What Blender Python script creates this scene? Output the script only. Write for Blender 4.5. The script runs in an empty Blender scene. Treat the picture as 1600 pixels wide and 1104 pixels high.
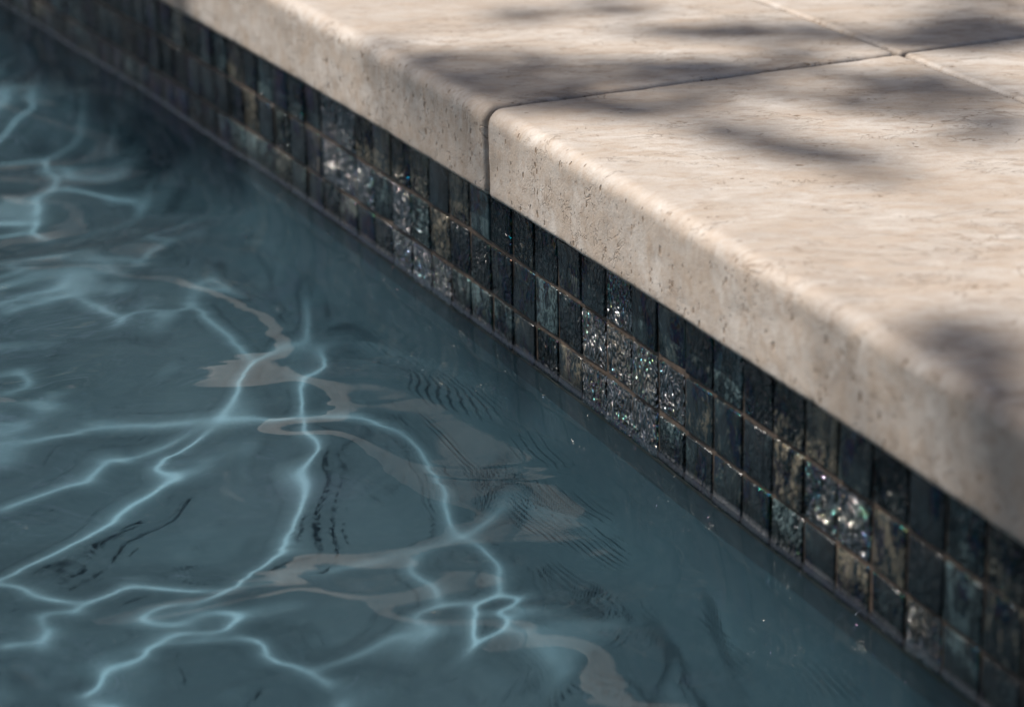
import bpy, bmesh, math, random
import numpy as np
from mathutils import Vector, Matrix, Euler, noise as mnoise

random.seed(7); np.random.seed(7)
scn = bpy.context.scene
COL = scn.collection

# ------------------------------------------------------------------ camera
CAM = (1.08622, -0.50930, 0.45721)
YAW, PITCH, ROLL, FPX = 1.16028, 0.34698, -0.02091, 4137.8
SC = 1.5                              # 1 unit below = 1.5 m, brought to metres at the end (tiles of 40 mm, coping 66 mm thick)
KAP = -0.069125                       # gentle plan curve of the pool edge (radius about 14.5 m)
TP = 0.027                            # tile pitch
G2 = 0.02074                          # height of the lower grout line above the water
ZB, ZT = 0.0803, 0.1267               # underside and top of the coping
OV = 0.0117                           # overhang of the coping beyond the tile face
DB = 0.2273                           # back of the coping behind the tile face
SJ = -0.0840                          # coping joint

def vec(*a): return Vector(a)
F = vec(-math.sin(YAW)*math.cos(PITCH), math.cos(YAW)*math.cos(PITCH), -math.sin(PITCH))
R0 = vec(math.cos(YAW), math.sin(YAW), 0); U0 = R0.cross(F)
RR = math.cos(ROLL)*R0 + math.sin(ROLL)*U0; UU = RR.cross(F)
cd = bpy.data.cameras.new('camera'); cam = bpy.data.objects.new('camera', cd); COL.objects.link(cam)
m = Matrix.Identity(4)
for i in range(3):
    m[i][0], m[i][1], m[i][2], m[i][3] = RR[i], UU[i], -F[i], CAM[i]*SC
cam.matrix_world = m
cd.sensor_width = 36.0; cd.lens = 36.0*FPX/1600.0
cd.clip_start = 0.02; cd.clip_end = 2000
cd.dof.use_dof = True; cd.dof.focus_distance = 1.26*SC; cd.dof.aperture_fstop = 8.8/SC
scn.camera = cam

# ------------------------------------------------------------------ sky, sun, exposure
SUN = vec(-0.41, -0.40, 0.82).normalized()          # towards the sun
w = bpy.data.worlds.new('World'); scn.world = w; w.use_nodes = True
nt = w.node_tree; bg = nt.nodes['Background']
sky = nt.nodes.new('ShaderNodeTexSky'); sky.sky_type = 'NISHITA'; sky.sun_disc = False; sky.dust_density = 3.0; sky.air_density = 1.0
sky.sun_elevation = math.asin(SUN.z); sky.sun_rotation = math.atan2(SUN.x, SUN.y)
nt.links.new(sky.outputs[0], bg.inputs[0]); bg.inputs[1].default_value = 0.050
sl = bpy.data.lights.new('sun', 'SUN'); sl.energy = 5.0; sl.angle = math.radians(0.5); sl.color = (1, .94, .86)
so = bpy.data.objects.new('sun', sl); COL.objects.link(so)
so.rotation_euler = SUN.to_track_quat('Z', 'Y').to_euler()
so.location = (-3, -3, 6)
sl.cycles.is_caustics_light = True
scn.view_settings.view_transform = 'Standard'; scn.view_settings.look = 'None'
scn.view_settings.exposure = 0.62; scn.view_settings.gamma = 1
scn.render.engine = 'CYCLES'
cy = scn.cycles
cy.use_adaptive_sampling = True; cy.adaptive_threshold = .02
cy.use_denoising = True; cy.denoiser = 'OPENIMAGEDENOISE'
cy.max_bounces = 10; cy.transmission_bounces = 8; cy.glossy_bounces = 5; cy.diffuse_bounces = 3; cy.transparent_max_bounces = 8
cy.caustics_refractive = True; cy.caustics_reflective = False
cy.sample_clamp_indirect = 40.0; cy.sample_clamp_direct = 0
cy.blur_glossy = 0.3

# ------------------------------------------------------------------ helpers
def P(s, d, z):
    h = KAP*s
    return (math.sin(h)/KAP - math.sin(h)*d, (1-math.cos(h))/KAP + math.cos(h)*d, z)

def link(o, parent=None):
    COL.objects.link(o)
    if parent: o.parent = parent
    return o
def mesh_obj(name, verts, faces, mat, parent=None, smooth=False):
    me = bpy.data.meshes.new(name); me.from_pydata(verts, [], faces); me.update()
    if smooth: me.polygons.foreach_set('use_smooth', [True]*len(me.polygons))
    if mat: me.materials.append(mat)
    return link(bpy.data.objects.new(name, me), parent)
def empty(name, loc=(0, 0, 0)):
    o = bpy.data.objects.new(name, None); o.location = loc; o.empty_display_size = .05
    COL.objects.link(o); return o
def tag(o, label=None, cat=None, group=None, kind=None):
    for k, v in (('label', label), ('category', cat), ('group', group), ('kind', kind)):
        if v: o[k] = v
    return o

class NT:
    """tiny node-graph helper"""
    def __init__(s, name):
        s.m = bpy.data.materials.new(name); s.m.use_nodes = True
        s.t = s.m.node_tree; s.t.nodes.clear()
        s.out = s.n('ShaderNodeOutputMaterial')
    def n(s, typ, **kw):
        x = s.t.nodes.new(typ)
        for k, v in kw.items():
            if k.startswith('i_'):
                k = k[2:]; k = int(k) if k.isdigit() else k.replace('_', ' ')
                s.set(x.inputs[k], v)
            else: setattr(x, k, v)
        return x
    def set(s, sock, v):
        if isinstance(v, bpy.types.NodeSocket): s.t.links.new(v, sock)
        elif isinstance(v, bpy.types.Node): s.t.links.new(v.outputs[0], sock)
        else: sock.default_value = v
    def math(s, op, a, b=None, c=None, clamp=False):
        x = s.n('ShaderNodeMath', operation=op, use_clamp=clamp)
        for i, v in enumerate((a, b, c)):
            if v is not None: s.set(x.inputs[i], v)
        return x.outputs[0]
    def ramp(s, fac, stops, interp='LINEAR'):
        x = s.n('ShaderNodeValToRGB'); s.set(x.inputs[0], fac); e = x.color_ramp.elements; x.color_ramp.interpolation = interp
        while len(e) < len(stops): e.new(0.5)
        for el, (p, c) in zip(e, stops):
            el.position = p; el.color = (c, c, c, 1) if isinstance(c, (int, float)) else (*c, 1)
        return x.outputs[0]
    def mix(s, f, a, b, typ='MIX'):
        x = s.n('ShaderNodeMix', data_type='RGBA', blend_type=typ, clamp_factor=True)
        s.set(x.inputs[0], f)
        for i, v in ((6, a), (7, b)):
            s.set(x.inputs[i], (*v, 1) if isinstance(v, tuple) and len(v) == 3 else v)
        return x.outputs[2]
    def noise(s, co, scale, detail=4, rough=.55, dist=0, **kw):
        x = s.n('ShaderNodeTexNoise', i_Scale=scale, i_Detail=detail, i_Roughness=rough, i_Distortion=dist, **kw)
        s.set(x.inputs['Vector'], co); return x.outputs[0]
    def mapping(s, co, loc=(0, 0, 0), rot=(0, 0, 0), scale=(1, 1, 1)):
        x = s.n('ShaderNodeMapping'); s.set(x.inputs[0], co)
        for i, v in ((1, loc), (2, rot), (3, scale)): s.set(x.inputs[i], v)
        return x.outputs[0]
    def bump(s, h, strength, dist, normal=None):
        x = s.n('ShaderNodeBump', i_Strength=strength, i_Distance=dist*SC); s.set(x.inputs['Height'], h)
        if normal: s.set(x.inputs['Normal'], normal)
        return x.outputs[0]

# ------------------------------------------------------------------ materials
def mat_water():
    g = NT('water')
    b = g.n('ShaderNodeBsdfPrincipled', i_Base_Color=(1, 1, 1, 1), i_Roughness=0.0, i_IOR=1.333, **{'i_Transmission_Weight': 1.0})
    co = g.mapping(g.n('ShaderNodeTexCoord').outputs['Object'], rot=(0, 0, math.radians(-66)))
    rp = g.noise(g.mapping(co, scale=(1, 2.2, 1)), 9, 2, .5, .6)              # fine wind ripples, in patches
    pm = g.ramp(g.noise(co, 5, 2), [(.42, .15), (.62, 1.0)])
    g.set(b.inputs['Normal'], g.bump(g.math('MULTIPLY', rp, pm), 1.0, .0013))
    g.t.links.new(b.outputs[0], g.out.inputs[0]); return g.m

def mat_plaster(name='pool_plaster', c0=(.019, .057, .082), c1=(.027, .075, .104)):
    g = NT(name)
    co = g.n('ShaderNodeTexCoord').outputs['Object']
    n1 = g.noise(co, 9, 5); n2 = g.noise(co, 120, 3)
    c = g.ramp(n1, [(.3, c0), (.7, c1)])
    c = g.mix(g.ramp(n2, [(.45, 0.0), (.7, .25)]), c, (.045, .095, .12))
    b = g.n('ShaderNodeBsdfPrincipled', i_Roughness=.8); g.set(b.inputs['Base Color'], c)
    g.t.links.new(b.outputs[0], g.out.inputs[0]); return g.m

def mat_stone(name='travertine'):
    g = NT(name)
    oc = g.n('ShaderNodeTexCoord').outputs['Object']
    rnd = g.n('ShaderNodeObjectInfo').outputs['Random']
    off = g.n('ShaderNodeCombineXYZ'); g.set(off.inputs[0], g.math('MULTIPLY', rnd, 9.0)); g.set(off.inputs[1], g.math('MULTIPLY', rnd, 17.0))
    va = g.n('ShaderNodeVectorMath', operation='ADD'); g.set(va.inputs[0], oc); g.set(va.inputs[1], off)
    co = g.mapping(va.outputs[0], rot=(0, 0, math.radians(-66)))       # bedding of the travertine runs this way
    bed = g.mapping(co, scale=(1, 1.8, 1.6))
    bed2 = g.mapping(co, scale=(1, 2.3, 2.0))
    big = g.noise(bed, 7, 6, .62, .5)
    mid = g.noise(bed2, 22, 6, .65, .8)
    fine = g.noise(bed, 85, 6, .7, .3)
    grain = g.noise(oc, 900, 3, .6)
    c = g.ramp(big, [(.25, (.26, .222, .193)), (.42, (.365, .328, .297)), (.58, (.445, .412, .383)), (.8, (.345, .309, .28))])
    c = g.mix(g.ramp(mid, [(.44, .0), (.62, .85)]), c, (.36, .30, .25))
    c = g.mix(g.ramp(mid, [(.30, .5), (.44, .0)]), c, (.56, .515, .475))
    c = g.mix(g.ramp(fine, [(.47, .0), (.66, .6)]), c, (.27, .21, .165))
    c = g.mix(g.ramp(grain, [(.35, .35), (.55, .0)]), c, (.31, .25, .195))
    # thin brown cracks, in patches
    def crack(scale, lo, wid, dist):
        vn = g.noise(bed2, scale, 4, .65, dist); v = g.math('ABSOLUTE', g.math('SUBTRACT', vn, .5))
        pa = g.ramp(g.noise(bed, scale*.55, 3), [(lo, 0.0), (lo+.08, 1.0)])
        return g.math('MULTIPLY', g.ramp(v, [(.0, 1.0), (wid, 0.0)]), pa)
    ck = g.math('MAXIMUM', crack(15, .50, .011, .7), crack(38, .53, .016, .6))
    c = g.mix(g.math('MULTIPLY', ck, .5), c, (.13, .085, .05))
    # pits, drawn out along the bedding
    pc = g.mapping(co, scale=(1, 1.9, .9))
    up = g.math('ABSOLUTE', g.n('ShaderNodeSeparateXYZ', i_0=g.n('ShaderNodeNewGeometry').outputs['Normal']).outputs[2])
    cut = g.ramp(up, [(.3, .0), (.95, .10)])                          # the sawn face shows more pores than the top
    def pits(scale, ns, lo, r):
        vo = g.n('ShaderNodeTexVoronoi', i_Scale=scale, feature='F1'); g.set(vo.inputs['Vector'], pc)
        rr = g.math('MULTIPLY', g.n('ShaderNodeSeparateColor', i_0=vo.outputs['Color']).outputs[0], r)
        kp = g.ramp(g.math('SUBTRACT', g.noise(pc, ns, 3, .6), cut), [(lo, 0.0), (lo+.07, 1.0)])
        return g.math('MULTIPLY', g.math('MULTIPLY', g.math('SUBTRACT', rr, vo.outputs['Distance']), 12.0, clamp=True), kp)
    pit = g.math('MAXIMUM', pits(120.0, 30, .50, .30), pits(260.0, 55, .48, .38))
    c = g.mix(g.math('MULTIPLY', pit, .8), c, (.15, .10, .06))
    hgt = g.math('ADD', g.math('MULTIPLY', fine, .5), g.math('MULTIPLY', grain, .2))
    hgt = g.math('ADD', hgt, g.math('MULTIPLY', mid, .3))
    hgt = g.math('SUBTRACT', hgt, g.math('MULTIPLY', pit, .7))
    hgt = g.math('SUBTRACT', hgt, g.math('MULTIPLY', ck, .3))
    b = g.n('ShaderNodeBsdfPrincipled', i_Specular_IOR_Level=.3)
    g.set(b.inputs['Base Color'], c)
    g.set(b.inputs['Roughness'], g.ramp(fine, [(.3, .45), (.7, .68)]))
    g.set(b.inputs['Normal'], g.bump(hgt, .8, .0011))
    g.t.links.new(b.outputs[0], g.out.inputs[0]); return g.m

def mat_grout():
    g = NT('tile_grout')
    co = g.n('ShaderNodeTexCoord').outputs['Object']
    n = g.noise(co, 260, 4)
    c = g.ramp(n, [(.35, (.024, .018, .014)), (.65, (.072, .051, .037))])
    b = g.n('ShaderNodeBsdfPrincipled', i_Roughness=.6); g.set(b.inputs['Base Color'], c)
    g.set(b.inputs['Normal'], g.bump(n, .6, .0006))
    g.t.links.new(b.outputs[0], g.out.inputs[0]); return g.m

def mat_tile():
    g = NT('iridescent_glass')
    oc = g.n('ShaderNodeTexCoord').outputs['Object']
    rnd = g.math('FRACT', g.math('ADD', g.n('ShaderNodeObjectInfo').outputs['Random'], g.n('ShaderNodeNewGeometry').outputs['Random Per Island']))
    off = g.n('ShaderNodeCombineXYZ')
    g.set(off.inputs[0], g.math('MULTIPLY', rnd, 37.0)); g.set(off.inputs[2], g.math('MULTIPLY', rnd, 91.0)); g.set(off.inputs[1], g.math('MULTIPLY', rnd, 53.0))
    va = g.n('ShaderNodeVectorMath', operation='ADD'); g.set(va.inputs[0], oc); g.set(va.inputs[1], off)
    co = va.outputs[0]
    st = g.mapping(co, scale=(1, 1, .55))
    r2 = g.math('FRACT', g.math('MULTIPLY', rnd, 7.31)); r3 = g.math('FRACT', g.math('MULTIPLY', rnd, 23.7))
    big = g.noise(st, 95, 4, .6, 1.0)
    fine = g.noise(st, 330, 5, .65, 1.5)
    c = g.ramp(big, [(.30, (.0015, .003, .0035)), (.5, (.004, .009, .011)), (.7, (.011, .028, .032))])
    # silvery / bronze foil patches, different amount on each tile
    thr = g.math('SUBTRACT', g.math('ADD', g.math('MULTIPLY', big, .55), g.math('MULTIPLY', fine, .55)), g.math('ADD', .485, g.math('MULTIPLY', r2, .21)))
    foil = g.math('MULTIPLY', thr, 7.0, clamp=True)
    foilc = g.mix(g.ramp(r3, [(.5, 0.0), (.8, 1.0)]), (.13, .19, .20), (.23, .195, .14))
    c = g.mix(g.math('MULTIPLY', r2, .6), c, (.006, .006, .008))
    c = g.mix(g.math('MULTIPLY', foil, .8), c, foilc)
    cr = g.n('ShaderNodeSeparateColor', i_0=g.n('ShaderNodeObjectInfo').outputs['Color']).outputs[0]
    hot = g.ramp(cr, [(.6, 0.0), (.75, 1.0)])
    c = g.mix(g.math('MULTIPLY', hot, g.ramp(fine, [(.50, .0), (.70, .6)])), c, (.10, .10, .11))
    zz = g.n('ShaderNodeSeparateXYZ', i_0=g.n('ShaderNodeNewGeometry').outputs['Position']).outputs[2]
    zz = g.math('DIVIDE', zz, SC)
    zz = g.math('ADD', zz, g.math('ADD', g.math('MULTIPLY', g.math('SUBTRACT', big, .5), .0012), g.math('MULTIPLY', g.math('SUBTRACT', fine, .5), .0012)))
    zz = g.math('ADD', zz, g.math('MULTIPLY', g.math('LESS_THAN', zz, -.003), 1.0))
    c = g.mix(g.ramp(zz, [(.0075, .85), (.0085, .0)]), c, (.003, .005, .006))                     # splashed, wet band above the water
    c = g.mix(g.ramp(zz, [(.0024, .35), (.0034, .0)]), c, (.32, .33, .36))                      # meniscus highlight painted into the colour, as a pale lime line at the water
    b = g.n('ShaderNodeBsdfPrincipled', i_Roughness=.14, i_IOR=1.45)
    g.set(b.inputs['Base Color'], c)
    g.set(b.inputs['Metallic'], g.math('MULTIPLY', foil, .5))
    g.set(b.inputs['IOR'], g.math('ADD', 1.5, g.math('MULTIPLY', hot, 2.2)))
    g.set(b.inputs['Roughness'], g.ramp(fine, [(.3, .10), (.7, .30)]))
    g.set(b.inputs['Thin Film Thickness'], g.math('MULTIPLY', g.ramp(g.noise(st, 60, 2), [(.52, 0.0), (.56, 1.0)]), g.math('ADD', 160, g.math('MULTIPLY', fine, 520))))
    b.inputs['Thin Film IOR'].default_value = 1.33
    crk = g.noise(st, 190, 1.5, .5, 2.0)
    h = g.math('ADD', g.math('MULTIPLY', big, .0012), g.math('MULTIPLY', crk, g.math('MULTIPLY', g.math('POWER', cr, 1.5), .0165)))
    g.set(b.inputs['Roughness'], g.math('MULTIPLY', g.ramp(fine, [(.3, .12), (.7, .30)]), g.math('SUBTRACT', 1, g.math('MULTIPLY', cr, .7))))
    g.set(b.inputs['Normal'], g.bump(h, 1.0, 1.0))
    g.t.links.new(b.outputs[0], g.out.inputs[0]); return g.m

def mat_simple(name, c0, c1, scale, rough=.7):
    g = NT(name); co = g.n('ShaderNodeTexCoord').outputs['Object']
    n = g.noise(co, scale, 5)
    b = g.n('ShaderNodeBsdfPrincipled', i_Roughness=rough); g.set(b.inputs['Base Color'], g.ramp(n, [(.3, c0), (.7, c1)]))
    g.t.links.new(b.outputs[0], g.out.inputs[0]); return g.m

M = dict(leaf=mat_simple('leaf', (.035, .06, .018), (.06, .10, .03), 30, .5), bark=mat_simple('bark', (.07, .05, .035), (.13, .10, .075), 25, .9),
         wetgrout=mat_simple('submerged_grout', (.02, .03, .03), (.04, .055, .05), 200, .8), lawn=mat_simple('lawn', (.03, .05, .015), (.06, .085, .03), 20, .9), joint=mat_simple('joint_mortar', (.10, .075, .055), (.17, .13, .10), 300, .9),
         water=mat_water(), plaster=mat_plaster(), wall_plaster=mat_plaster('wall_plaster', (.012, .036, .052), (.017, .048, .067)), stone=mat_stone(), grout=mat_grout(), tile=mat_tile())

# ------------------------------------------------------------------ pool floor and water
S0, S1, D0 = -3.2, 1.6, -3.0        # pool extent along the edge, and away from it
DEPTH = 0.20
def grid_sd(ss, dd, zf):
    vs = [P(s, d, zf) for s in ss for d in dd]; n = len(dd)
    fs = [(i*n+j, (i+1)*n+j, (i+1)*n+j+1, i*n+j+1) for i in range(len(ss)-1) for j in range(n-1)]
    return vs, fs
vs, fs = grid_sd(np.linspace(S0, S1, 60), np.linspace(D0, -.162, 30), -DEPTH)
fl = tag(mesh_obj('pool_floor', vs, fs, M['plaster']), kind='structure'); fl.cycles.is_caustics_receiver = True

# Bright threads seen on the pool bottom in the photograph (pixels of the 1600 px frame, brightness).  Crests that
# focus the sun stand up-sun of each thread; the height field is the smooth surface whose curvature bends light there.
THREADS = [
 (1.0, [(-60, 940), (0, 910), (95, 850), (180, 800), (270, 735), (350, 662), (430, 600), (530, 568), (600, 520)]),
 (.8, [(-40, 668), (100, 662), (200, 660), (350, 662)]),
 (.9, [(350, 662), (440, 690), (515, 712), (620, 745), (690, 765), (740, 810), (765, 845)]),
 (1.0, [(560, 600), (548, 650), (515, 712), (505, 770), (440, 850), (345, 915), (270, 980), (190, 1050), (150, 1120)]),
 (1.0, [(765, 845), (850, 857), (930, 858), (1000, 853)]),
 (.8, [(765, 845), (820, 890), (822, 930), (810, 960)]),
 (1.3, [(810, 960), (752, 1010), (765, 1055), (850, 1062), (862, 1010), (810, 960)]),
 (.7, [(690, 880), (700, 935), (690, 960), (760, 1000)]),
 (.7, [(200, 470), (225, 450), (340, 425), (430, 412), (520, 405)]),
 (.7, [(-20, 590), (40, 575), (50, 600), (0, 620)]),
 (.8, [(1150, 970), (1195, 1040), (1240, 1100)]),
 (.9, [(-20, 915), (60, 935), (130, 945), (200, 905), (345, 915)]),
 (.6, [(860, 1060), (900, 1104), (940, 1140)]),
 (.45, [(345, 915), (480, 880), (600, 870), (765, 845)]),
 (.8, [(190, 1050), (260, 1010), (380, 1000), (480, 1060), (560, 1110)]),
 (.8, [(0, 780), (120, 740), (230, 700), (350, 662)]),
 (.7, [(60, 430), (120, 470), (250, 525), (330, 500), (400, 560), (430, 600)]),
 (.6, [(560, 600), (640, 620), (720, 625), (800, 625)]),
 (.7, [(-20, 480), (80, 470), (200, 470)]),
 (.7, [(0, 1020), (90, 1000), (130, 945)]),
 (.6, [(850, 1062), (960, 1080), (1060, 1060)]),
 (.6, [(480, 1060), (600, 1030), (740, 1000)]),
]
def sun_refracted():
    return Vector((-SUN.x/1.333, -SUN.y/1.333, -math.sqrt(1-(SUN.x**2+SUN.y**2)/1.333**2)))
def refract(d, n, eta):
    c = -d.dot(n); k = 1-eta*eta*(1-c*c)
    return d*eta + n*(eta*c-math.sqrt(k))
def to_sd(p):
    q = Vector((p.x, p.y - 1/KAP)); Rr = abs(1/KAP)
    return math.atan2(q.x, q.y)*Rr, q.length - Rr
WS0, WD0, WDX, WNS, WND = -2.1, -1.4, .0033, 900, 480        # wave grid
def pixel_to_crest(u, v, gs, gd):
    """a pixel on the water, followed down through the rippled surface to the floor or wall, then up the sun's ray"""
    d = (F + RR*((u-800)/FPX) - UU*((v-552)/FPX)).normalized()
    W = Vector(CAM) + d*(-CAM[2]/d.z)
    ws, wd = to_sd(W)
    i = int(min(max((ws-WS0)/WDX, 0), WNS-1)); j = int(min(max((wd-WD0)/WDX, 0), WND-1))
    r = refract(d, Vector((-gs[i, j], -gd[i, j], 1)).normalized(), 1/1.333)
    t = DEPTH/-r.z
    if r.y > 0: t = min(t, max(0, -wd/r.y))
    H = W + r*t; l = sun_refracted()
    return to_sd(H - l*(H.z/l.z))
def calm_by_wall(D):
    x = np.clip(-D/.11, 0, 1); return CALM + (1-CALM)*x*x*(3-2*x)
def wave_grid():
    rng = np.random.default_rng(5)
    S, D = np.meshgrid(WS0+WDX*np.arange(WNS), WD0+WDX*np.arange(WND), indexing='ij')
    wx = np.zeros_like(S); wy = np.zeros_like(S)
    for i in range(14):
        k = 2*math.pi/rng.uniform(.12, .3); th = rng.uniform(0, 6.28); c = k*(S*math.cos(th)+D*math.sin(th))+rng.uniform(0, 6.28)
        wx += .007*np.sin(c); wy += .007*np.cos(c*1.1)
    g = .085
    cx, cy_ = np.meshgrid(np.arange(WS0-.2, WS0+WDX*WNS+.2, g), np.arange(WD0-.2, WD0+WDX*WND+.2, g))
    cp = np.stack([cx.ravel(), cy_.ravel()], -1) + rng.uniform(-.5*g, .5*g, (cx.size, 2))
    f1 = np.full_like(S, 9.); f2 = np.full_like(S, 9.)
    for px, py in cp:
        q = np.hypot(S+wx-px, D+wy-py)
        f2 = np.minimum(f2, np.maximum(q, f1)); f1 = np.minimum(f1, q)
    net = np.exp(-((f2-f1)/.007)**2)*.75
    ks = 2*np.pi*np.fft.fftfreq(WNS, WDX)[:, None]; kd = 2*np.pi*np.fft.fftfreq(WND, WDX)[None, :]
    k2 = ks**2+kd**2; k2[0, 0] = 1; kk = np.sqrt(k2)
    fft, ifft = np.fft.fft2, lambda x: np.real(np.fft.ifft2(x))
    blur = lambda x, sg: ifft(fft(x)*np.exp(-k2*sg*sg/2))
    band = (1-np.exp(-(kk/(2*np.pi/.3))**4))*np.exp(-(kk*.0056)**2)/k2
    damp = calm_by_wall(D)
    I0 = -np.array(SUN); eta = 1/1.333; flat = np.array(sun_refracted()); t0 = -DEPTH/flat[2]
    ii, jj = np.meshgrid(np.arange(WNS), np.arange(WND), indexing='ij')
    def corners(x, y):
        i = np.floor(x).astype(int); j = np.floor(y).astype(int); a = x-i; b = y-j
        return [(((i+di) % WNS), ((j+dj) % WND), (a if di else 1-a)*(b if dj else 1-b)) for di in (0, 1) for dj in (0, 1)]
    h = np.zeros_like(S)
    for outer in range(4):
        hs, hd = np.gradient(blur(h*damp, .004), WDX)
        T = np.zeros_like(S); near = np.full_like(S, 9.)
        for amp, line in THREADS:
            pts = []
            for (u0, v0), (u1, v1) in zip(line[:-1], line[1:]):
                n = max(1, int(math.hypot(u1-u0, v1-v0)/25)); pts += [(u0+(u1-u0)*q/n, v0+(v1-v0)*q/n) for q in range(n)]
            pts = [pixel_to_crest(*p, hs, hd) for p in pts+[line[-1]]]
            L = np.full_like(S, 9.)
            for (s0, d0), (s1, d1) in zip(pts[:-1], pts[1:]):
                ex, ey = s1-s0, d1-d0
                if math.hypot(ex, ey) > .05: continue
                t = np.clip(((S-s0)*ex+(D-d0)*ey)/(ex*ex+ey*ey+1e-12), 0, 1)
                L = np.minimum(L, np.hypot(S-s0-t*ex, D-d0-t*ey))
            T = np.maximum(T, amp*np.exp(-(L/.0028)**2)); near = np.minimum(near, L)
        T = np.maximum(T, net*np.clip((near-.042)/.035, 0, 1))
        T = .64 + 2.8*T; T = blur(T/T.mean(), .003)
        for it in range(3):
            H = fft(h); nx = -ifft(1j*ks*H); ny = -ifft(1j*kd*H)
            nl = np.sqrt(nx*nx+ny*ny+1); nx, ny, nz = nx/nl, ny/nl, 1/nl
            c = -(nx*I0[0]+ny*I0[1]+nz*I0[2]); q = eta*c-np.sqrt(1-eta*eta*(1-c*c))
            tz = eta*I0[2]+q*nz; t = -DEPTH/tz
            x = ii+((eta*I0[0]+q*nx)*t-flat[0]*t0)/WDX; y = jj+((eta*I0[1]+q*ny)*t-flat[1]*t0)/WDX
            cs = corners(x, y); E = np.zeros(WNS*WND)
            for i, j, wt in cs: E += np.bincount((i*WND+j).ravel(), wt.ravel(), WNS*WND)
            res = T - blur(E.reshape(WNS, WND), .004)
            r = sum(res[i, j]*wt for i, j, wt in cs)
            h += .5*ifft(fft(r-r.mean())*band)/(DEPTH*.27)
    return h
CALM = .16
def wave_field(S, D):
    rng = np.random.default_rng(11)
    U = 4                                                     # band-limited upsampling, so that the mesh samples a smooth surface
    Hc = np.fft.fftshift(np.fft.fft2(wave_grid())); hp = np.zeros((WNS*U, WND*U), complex)
    a0, b0 = WNS*(U-1)//2, WND*(U-1)//2; hp[a0:a0+WNS, b0:b0+WND] = Hc
    h = np.real(np.fft.ifft2(np.fft.ifftshift(hp)))*U*U
    fi = (S-WS0)/WDX*U; fj = (D-WD0)/WDX*U
    i = np.floor(fi).astype(int); j = np.floor(fj).astype(int); a = fi-i; b = fj-j
    i, j, i1, j1 = i % (WNS*U), j % (WND*U), (i+1) % (WNS*U), (j+1) % (WND*U)
    Z = h[i, j]*(1-a)*(1-b)+h[i1, j]*a*(1-b)+h[i, j1]*(1-a)*b+h[i1, j1]*a*b
    Z *= calm_by_wall(D)
    for n in range(24):
        lam = rng.uniform(.16, .5); th = rng.uniform(0, 2*math.pi); k = 2*math.pi/lam
        Z += .010*lam/2/math.pi/math.sqrt(12)*np.sin(k*(S*math.cos(th)+D*math.sin(th))+rng.uniform(0, 6.28))
    # fine wind ripples, in patches
    pm = np.zeros_like(S); rp = np.zeros_like(S)
    for n in range(10):
        lam = rng.uniform(.12, .35); th = rng.uniform(0, 6.28); k = 2*math.pi/lam
        pm += np.sin(k*(S*math.cos(th)+D*math.sin(th))+rng.uniform(0, 6.28))
    for n in range(40):
        lam = math.exp(rng.uniform(math.log(.016), math.log(.045))); th = rng.normal(.35, .6); k = 2*math.pi/lam
        rp += lam/2/math.pi*np.sin(k*(S*math.cos(th)+D*math.sin(th))+rng.uniform(0, 6.28))
    Z += RIPPLE*rp/math.sqrt(20)*(.25+.75*np.clip(pm/4+.35, 0, 1))*np.clip(-D/.05, .15, 1)
    return Z
RIPPLE = 0
def make_water():
    ss = np.concatenate([np.linspace(S0, -1.25, 200, endpoint=False), np.linspace(-1.25, .6, 600, endpoint=False), np.linspace(.6, S1, 100)])
    dn = np.array([-.0014, -.0007, 0, .0006, .0012, .0018, .0025, .0033, .0042, .0053, .0066, .0082, .010, .0125])
    dd = -np.concatenate([dn, np.arange(.0155, .62, .003), np.linspace(.63, -D0, 160)])
    S, D = np.meshgrid(ss, dd, indexing='ij')
    Z = wave_field(S, D)
    Z += .0022*np.exp(np.minimum(D, 0)/.0013)
    h = KAP*S
    X = np.sin(h)/KAP - np.sin(h)*D; Y = (1-np.cos(h))/KAP + np.cos(h)*D
    co = np.stack([X, Y, Z], -1).reshape(-1, 3)
    a, b = S.shape
    idx = np.arange(a*b).reshape(a, b)
    q = np.stack([idx[:-1, :-1], idx[:-1, 1:], idx[1:, 1:], idx[1:, :-1]], -1).reshape(-1, 4)
    me = bpy.data.meshes.new('water')
    me.vertices.add(len(co)); me.vertices.foreach_set('co', co.ravel())
    me.loops.add(q.size); me.loops.foreach_set('vertex_index', q.ravel().astype(np.int32))
    me.polygons.add(len(q)); me.polygons.foreach_set('loop_start', np.arange(0, q.size, 4, dtype=np.int32))
    me.polygons.foreach_set('loop_total', np.full(len(q), 4, np.int32))
    me.update(calc_edges=True); me.validate()
    me.polygons.foreach_set('use_smooth', np.ones(len(q), bool))
    n = me.polygons[0].normal
    if n.z < 0: me.flip_normals()
    me.materials.append(M['water'])
    o = link(bpy.data.objects.new('water', me)); tag(o, kind='structure')
    o.cycles.is_caustics_caster = True
    return o
make_water()

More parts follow.
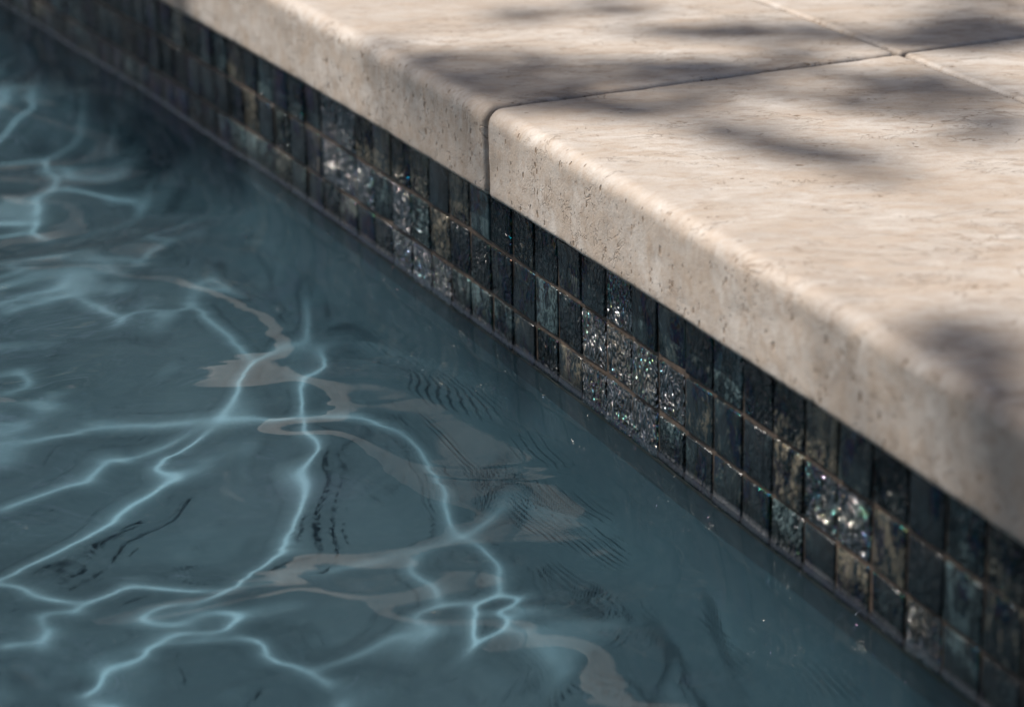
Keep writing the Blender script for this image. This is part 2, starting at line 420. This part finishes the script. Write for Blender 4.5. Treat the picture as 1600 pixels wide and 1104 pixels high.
# ------------------------------------------------------------------ pool wall: grout bed, tiles, plaster below
wall = tag(empty('pool_wall', (0, 0, -DEPTH)), 'pool wall with waterline band of dark iridescent glass mosaic tiles below the stone coping', 'pool wall')
def child(o):
    o.parent = wall; o.matrix_parent_inverse = Matrix.Translation((0, 0, DEPTH)); return o
ROWS = 3
ZTILE = G2 + 2*TP                       # top grout line of the first row
ZBAND = ZTILE - ROWS*TP
TT, TGX, TGZ = .0011, .0019, .0023                   # how far tiles stand proud, joint width
ss = np.linspace(S0, S1, 160)
vs, fs = grid_sd(ss, [TT], 0)
def strip(z0, z1, d):
    v = [P(s, d, z) for s in ss for z in (z0, z1)]
    f = [(2*i, 2*i+2, 2*i+3, 2*i+1) for i in range(len(ss)-1)]
    return v, f
child(mesh_obj('grout_bed', *strip(-.001, ZB+.004, TT), M['grout']))
gb = child(mesh_obj('submerged_grout', *strip(ZBAND-.004, -.001, TT), M['wetgrout'])); gb.cycles.is_caustics_receiver = True
COVE = .165
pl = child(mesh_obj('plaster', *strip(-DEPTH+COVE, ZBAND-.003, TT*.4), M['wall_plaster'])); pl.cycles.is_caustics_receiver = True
cv = [(-COVE*(1-math.cos(a)), -DEPTH+COVE*(1-math.sin(a))) for a in [math.pi/2*i/12 for i in range(13)]]
cvv = [P(s, d+TT*.4, z) for s in ss for d, z in cv]
cvf = [(i*13+j, i*13+j+1, (i+1)*13+j+1, (i+1)*13+j) for i in range(len(ss)-1) for j in range(12)]
co_ = child(mesh_obj('cove', cvv, cvf, M['plaster'], smooth=True)); co_.cycles.is_caustics_receiver = True

def tile_mesh():
    bm = bmesh.new(); bmesh.ops.create_cube(bm, size=1)
    bmesh.ops.scale(bm, vec=(TP-TGX, .004, TP-TGZ), verts=bm.verts)
    bmesh.ops.bevel(bm, geom=bm.edges[:], offset=.0006, segments=2, affect='EDGES', profile=.5)
    me = bpy.data.meshes.new('tile'); bm.to_mesh(me); bm.free()
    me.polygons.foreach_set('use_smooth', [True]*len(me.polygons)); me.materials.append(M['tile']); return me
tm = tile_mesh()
C0, C1 = -42, 15
def crinkle(r, c):
    # how strongly the glass face is rippled; a few tiles are hammered and glitter in the sun
    if (r, c) in {(0, 1), (1, 1), (2, 1), (1, 0), (2, 0), (1, 2), (2, 2), (1, 3), (2, -7), (2, -8), (1, -9), (2, -9), (0, -13), (1, -12), (1, -13), (0, -12), (1, -11), (2, 11), (1, 8), (1, 9)}: return random.uniform(.75, 1)
    return random.uniform(0, .35) if random.random() < .7 else random.uniform(.35, .62)
far_v, far_f = [], []
tv = [v.co.copy() for v in tm.vertices]; tf = [tuple(p.vertices) for p in tm.polygons]
for r in range(ROWS):
    for c in range(C0-76, C1+42):
        s = (c+.5)*TP; z = ZTILE - (r+.5)*TP
        loc = Vector(P(s + random.uniform(-.0002, .0002), .002 + random.uniform(-.00025, .00025), z + random.uniform(-.00025, .00025)))
        rot = (random.gauss(0, .018), random.gauss(0, .008), KAP*s + random.gauss(0, .018))
        near = (C0 <= c < C1) and (r < 3 or c >= -42)
        if near:
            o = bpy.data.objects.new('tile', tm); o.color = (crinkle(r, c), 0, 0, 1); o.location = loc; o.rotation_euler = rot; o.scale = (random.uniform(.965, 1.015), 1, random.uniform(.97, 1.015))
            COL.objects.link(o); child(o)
            if z < .02: o.cycles.is_caustics_receiver = True
        else:
            mx = Matrix.LocRotScale(loc, Euler(rot), None); k = len(far_v)
            far_v += [tuple(mx @ v) for v in tv]; far_f += [tuple(k+i for i in f) for f in tf]
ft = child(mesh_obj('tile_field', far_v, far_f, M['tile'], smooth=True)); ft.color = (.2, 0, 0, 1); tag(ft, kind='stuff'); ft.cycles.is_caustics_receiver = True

# ------------------------------------------------------------------ coping stones and deck slabs
def arc_pts(cx, cy, r, a0, a1, n):
    return [(cx+r*math.cos(math.radians(a0+(a1-a0)*i/n)), cy+r*math.sin(math.radians(a0+(a1-a0)*i/n))) for i in range(n+1)]
def slab_profile(d0, d1, z0, z1, rft, rfb, rb, nd):
    """closed (d, z) loop: front d0, back d1; radii front-top, front-bottom, back"""
    p = arc_pts(d0+rfb, z0+rfb, rfb, 270, 180, 6)
    nz = 10
    p += [(d0, z0+rfb+(z1-rft-z0-rfb)*i/nz) for i in range(1, nz)]
    p += arc_pts(d0+rft, z1-rft, rft, 180, 90, 10)
    p += [(d0+rft+(d1-rb-d0-rft)*i/nd, z1) for i in range(1, nd)]
    p += arc_pts(d1-rb, z1-rb, rb, 90, 0, 4)
    p += [(d1, z0)]
    return p
def slab(name, s0, s1, prof, re, mat, parent, step=.004, amp=.0004, seed=0):
    n = len(prof)
    nrm = []
    for i in range(n):
        a, b = prof[i-1], prof[(i+1) % n]
        tx, ty = b[0]-a[0], b[1]-a[1]; l = math.hypot(tx, ty) or 1
        nrm.append((-ty/l, tx/l))
    st = []
    ne = 5
    for i in range(ne+1):
        a = math.pi/2*i/ne; st.append((s0+re*(1-math.cos(a)) , re*(1-math.sin(a))))
    k = max(2, int((s1-s0-2*re)/step))
    st += [(s0+re+(s1-s0-2*re)*i/k, 0) for i in range(1, k)]
    for i in range(ne+1):
        a = math.pi/2*(1-i/ne); st.append((s1-re*(1-math.cos(a)), re*(1-math.sin(a))))
    vs = []
    for (s, ins) in st:
        for (d, z), (nx, nz) in zip(prof, nrm):
            q = Vector(P(s, d - nx*ins, z - nz*ins))
            a = mnoise.noise(q*38+Vector((seed, 0, 0)))*amp*.7 + mnoise.noise(q*140)*amp*.7
            v = mnoise.noise(q*85+Vector((seed, 9, 0)))
            if v > .32: a -= (v-.32)*amp*3.5
            h = KAP*s
            vs.append((q.x - math.sin(h)*nx*a, q.y + math.cos(h)*nx*a, q.z + nz*a))
    fs = []
    for i in range(len(st)-1):
        for j in range(n):
            j2 = (j+1) % n
            fs.append((i*n+j, i*n+j2, (i+1)*n+j2, (i+1)*n+j))
    fs.append(tuple(range(n-1, -1, -1))); fs.append(tuple((len(st)-1)*n+j for j in range(n)))
    o = mesh_obj(name, vs, fs, mat, parent, smooth=True)
    bm = bmesh.new(); bm.from_mesh(o.data); bmesh.ops.recalc_face_normals(bm, faces=bm.faces); bm.to_mesh(o.data); bm.free()
    return o

cop = tag(empty('pool_coping'), 'beige travertine coping with rounded nosing along the pool edge', 'coping')
prof = slab_profile(-OV, DB-.0016, ZB, ZT, .0082, .004, .0025, 60)
LST = .62
for i in range(-5, 3):
    a = SJ + i*LST + .0016; b = SJ + (i+1)*LST - .0016
    o = slab('coping_stone', a, b, prof, .0035, M['stone'], cop, seed=i*3.1, step=.004 if i in (-1, 0) else .02)
deck = mesh_obj('pool_deck', *grid_sd(np.linspace(S0, S1, 40), [.003, DB+1.25], ZB+.018), M['joint']); tag(deck, kind='structure')
p2 = slab_profile(DB+.0016, DB+.60, ZB+.01, ZT, .0028, .001, .0028, 40)
for i in range(-5, 3):
    slab('paving_slab', SJ+i*LST+.0016, SJ+(i+1)*LST-.0016, p2, .0028, M['stone'], deck, seed=i*2.7+50, step=.012, amp=.0003)

for i in range(-5, 3):
    slab('paving_slab', SJ+i*LST+.0016, SJ+(i+1)*LST-.0016, [(d+.6032, z) for d, z in p2], .0028, M['stone'], deck, seed=i*2.7+90, step=.03, amp=.0003)

# ------------------------------------------------------------------ rest of the basin and the ground round the pool
bs = [P(S0, .02, 0), P(S0, D0, 0), P(S1, D0, 0), P(S1, .02, 0)]
side_verts, side_faces = [], []
for i in range(3):
    a_, b_ = bs[i], bs[i+1]; k = len(side_verts)
    side_verts += [(a_[0], a_[1], -DEPTH-.01), (b_[0], b_[1], -DEPTH-.01), (b_[0], b_[1], ZT-.03), (a_[0], a_[1], ZT-.03)]
    side_faces.append((k, k+1, k+2, k+3))
tag(mesh_obj('pool_basin', side_verts, side_faces, M['plaster']), kind='structure').cycles.is_caustics_receiver = True
GZ = ZT-.03; BIG = 900
inner = [P(S0, DB+1.2, GZ), bs[1][:2]+(GZ,), bs[2][:2]+(GZ,), P(S1, DB+1.2, GZ)]
outer = [(-BIG, BIG, GZ), (-BIG, -BIG, GZ), (BIG, -BIG, GZ), (BIG, BIG, GZ)]
tag(mesh_obj('ground', inner+outer, [(i, (i+1) % 4, 4+(i+1) % 4, 4+i) for i in range(4)], M['lawn']), kind='structure')

# ------------------------------------------------------------------ trees: one that dapples the edge, others mirrored in the water
def tube(bm, pts, rads, seg=8):
    rings = []
    for i, (p, r) in enumerate(zip(pts, rads)):
        t = (pts[min(i+1, len(pts)-1)] - pts[max(i-1, 0)]).normalized()
        x = t.orthogonal().normalized(); y = t.cross(x)
        rings.append([bm.verts.new(p + (x*math.cos(2*math.pi*k/seg) + y*math.sin(2*math.pi*k/seg))*r) for k in range(seg)])
    for a_, b_ in zip(rings[:-1], rings[1:]):
        for k in range(seg): bm.faces.new((a_[k], a_[(k+1) % seg], b_[(k+1) % seg], b_[k]))
    bm.faces.new(rings[0][::-1]); bm.faces.new(rings[-1])
def bez(a_, b_, c_, n=8): return [a_*(1-t)**2 + b_*2*t*(1-t) + c_*t*t for t in [i/n for i in range(n+1)]]
def leaf_quad(vs, fs, p, size, rng, aspect=.42):
    a_ = Vector((rng.gauss(0, 1), rng.gauss(0, 1), rng.gauss(0, .6))).normalized()
    n = Vector((rng.gauss(0, .6), rng.gauss(0, .6), 1)).normalized(); b_ = a_.cross(n).normalized()
    n = b_.cross(a_)
    k = len(vs); h = size/2; wd = size*aspect/2
    vs += [p - a_*h, p - a_*h*.2 + b_*wd + n*size*.06, p + a_*h, p - a_*h*.2 - b_*wd + n*size*.06, p + a_*h*.45 + b_*wd*.75 + n*size*.05, p + a_*h*.45 - b_*wd*.75 + n*size*.05]
    fs += [(k, k+1, k+4, k+2, k+5, k+3)]
def finish_tree(root, bm, vs, fs):
    me = bpy.data.meshes.new('trunk'); bm.to_mesh(me); bm.free(); me.materials.append(M['bark'])
    me.polygons.foreach_set('use_smooth', [True]*len(me.polygons))
    tr = link(bpy.data.objects.new('trunk', me)); cr = mesh_obj('crown', [tuple(v) for v in vs], fs, M['leaf'])
    for o in (tr, cr): o.parent = root; o.matrix_parent_inverse = Matrix.Translation(-root.location)
def tree(x, y, h, rad, nl, label, seed, leaf=.11, low=.25):
    rng = random.Random(seed); root = empty('tree', (x, y, GZ)); tag(root, label, 'tree', 'trees round the pool garden')
    bm = bmesh.new(); base = Vector((x, y, GZ-.05)); top = Vector((x+rng.uniform(-.2, .2), y+rng.uniform(-.2, .2), h*.75))
    tube(bm, bez(base, (base+top)/2+Vector((rng.uniform(-.15, .15), rng.uniform(-.15, .15), 0)), top), [h*.03*(1-.085*i) for i in range(9)])
    vs, fs = [], []; cl = []
    for i in range(26):
        t = rng.uniform(low, 1); r = rad*math.sqrt(max(.08, 1-(2*t-1)**2))*rng.uniform(.45, 1); an = rng.uniform(0, 6.28)
        c = Vector((x+math.cos(an)*r, y+math.sin(an)*r, h*t)); cl.append(c)
        st = base.lerp(top, min(.95, t*.8)); tube(bm, bez(st, (st+c)/2+Vector((0, 0, .1)), c, 5), [h*.011*(1-.15*k) for k in range(6)], 5)
    for i in range(nl):
        c = rng.choice(cl); q = rad*.30
        leaf_quad(vs, fs, c + Vector((rng.gauss(0, q), rng.gauss(0, q), rng.gauss(0, q*.8))), leaf*rng.uniform(.7, 1.3), rng)
    finish_tree(root, bm, vs, fs)

SHADE_PX = [
 [(610, 85), (850, 82), (1000, 90), (1150, 92), (1255, 86), (1250, 105), (1440, 112), (1600, 120), (1600, 235), (1480, 225), (1400, 185), (1300, 165), (1160, 150), (1150, 165),
  (1230, 205), (1305, 225), (1370, 262), (1490, 300), (1380, 290), (1280, 255), (1180, 228), (1080, 205), (960, 182), (880, 172), (760, 182), (700, 150)],
 [(690, -5), (760, 3), (830, 20), (920, 28), (1000, 38), (1100, 36), (1280, 42), (1400, 35), (1600, 30), (1600, 80), (1540, 82), (1440, 78), (1260, 76), (1160, 62), (1000, 52), (880, 40), (800, 28), (740, 16)],
 [(1400, -40), (1640, -40), (1640, 80), (1440, 80), (1400, 35)],
 [(905, -30), (1000, -30), (960, 20), (900, 22)],
 [(1380, 490), (1470, 485), (1620, 515), (1620, 760), (1520, 640), (1440, 570)],
]
def deck_point(u, v):
    d = (F + RR*((u-800)/FPX) - UU*((v-552)/FPX)); t = (ZT-CAM[2])/d.z
    return (CAM[0]+d.x*t, CAM[1]+d.y*t)
def rect(s0, s1, d0, d1): return [P(s0, d0, 0)[:2], P(s1, d0, 0)[:2], P(s1, d1, 0)[:2], P(s0, d1, 0)[:2]]
SHADE = [([deck_point(*p) for p in poly], 1.2) for poly in SHADE_PX]
SHADE += [(rect(-.25, -.11, -.085, .0), .5), (rect(.23, .31, -.10, .0), .4), (rect(.31, .6, -.10, .0), .7), (rect(-1.2, -.42, .32, .8), .7), (rect(-.1, .6, .36, .9), 1.3), (rect(-2.2, -1.45, -.5, .5), .9), (rect(-1.5, -.56, -.10, .28), 1.6)]
def inside(p, poly):
    c = False; j = len(poly)-1
    for i in range(len(poly)):
        (xi, yi), (xj, yj) = poly[i], poly[j]
        if (yi > p[1]) != (yj > p[1]) and p[0] < (xj-xi)*(p[1]-yi)/(yj-yi)+xi: c = not c
        j = i
    return c
def shade_tree():
    rng = random.Random(3); loc = Vector((-4.8, 1.9, GZ)); root = empty('tree', loc)
    tag(root, 'tree leaning over the pool whose leaves dapple the stone edge', 'tree', 'trees round the pool garden')
    vs, fs = [], []; pts = []
    for poly, dens in SHADE:
        xs = [p[0] for p in poly]; ys = [p[1] for p in poly]
        area = (max(xs)-min(xs))*(max(ys)-min(ys)); n = int(area*dens/.00042)
        for i in range(n):
            p = (rng.uniform(min(xs), max(xs)), rng.uniform(min(ys), max(ys)))
            if not inside(p, poly): continue
            q = Vector((p[0], p[1], ZT)) + SUN*rng.uniform(3.8, 5.2)
            pts.append(q); leaf_quad(vs, fs, q, rng.uniform(.03, .06), rng, .55)
    bm = bmesh.new(); hub = Vector((-2.6, -1.0, 3.5)); base = loc-Vector((0, 0, .05)); fork = Vector((-4.4, 1.2, 2.6))
    tube(bm, bez(base, Vector((-4.8, 1.8, 1.2)), fork), [.11-.007*i for i in range(9)])
    tube(bm, bez(fork, Vector((-3.6, .2, 3.4)), hub), [.05-.004*i for i in range(9)])
    tube(bm, bez(fork, Vector((-4.4, 1.1, 3.1)), Vector((-4.7, 1.6, 3.8))), [.05-.004*i for i in range(9)])
    for i in range(40):
        q = rng.choice(pts); tube(bm, bez(hub, (hub+q)/2+Vector((0, 0, .12)), q, 5), [.004, .0035, .003, .0024, .0018, .0012], 4)
    for i in range(2500):
        c = Vector((-4.6, 1.5, 3.6)); q = Vector((rng.gauss(0, .55), rng.gauss(0, .55), rng.gauss(0, .45)))
        leaf_quad(vs, fs, c+q, rng.uniform(.05, .08), rng)
    finish_tree(root, bm, vs, fs)
shade_tree()
tree(-6.6, 0.6, 5.0, 1.7, 11000, 'broad tree standing beyond the far end of the pool', 21, .13, .08)
tree(-6.2, 2.2, 4.9, 1.7, 11000, 'slightly shorter rounded tree standing on the lawn behind the deck', 22, .13, .08)
tree(-5.3, 3.7, 5.3, 1.7, 11000, 'tallest tree standing on the lawn behind the deck', 23, .13, .08)
tree(-3.6, 4.8, 4.6, 1.4, 6000, 'tree standing on the lawn nearest the paving', 25, .13, .08)

# ------------------------------------------------------------------ to metres
for o in scn.objects:
    if o.parent is None and o.type in {'MESH', 'EMPTY'}:
        o.location = o.location*SC; o.scale = o.scale*SC
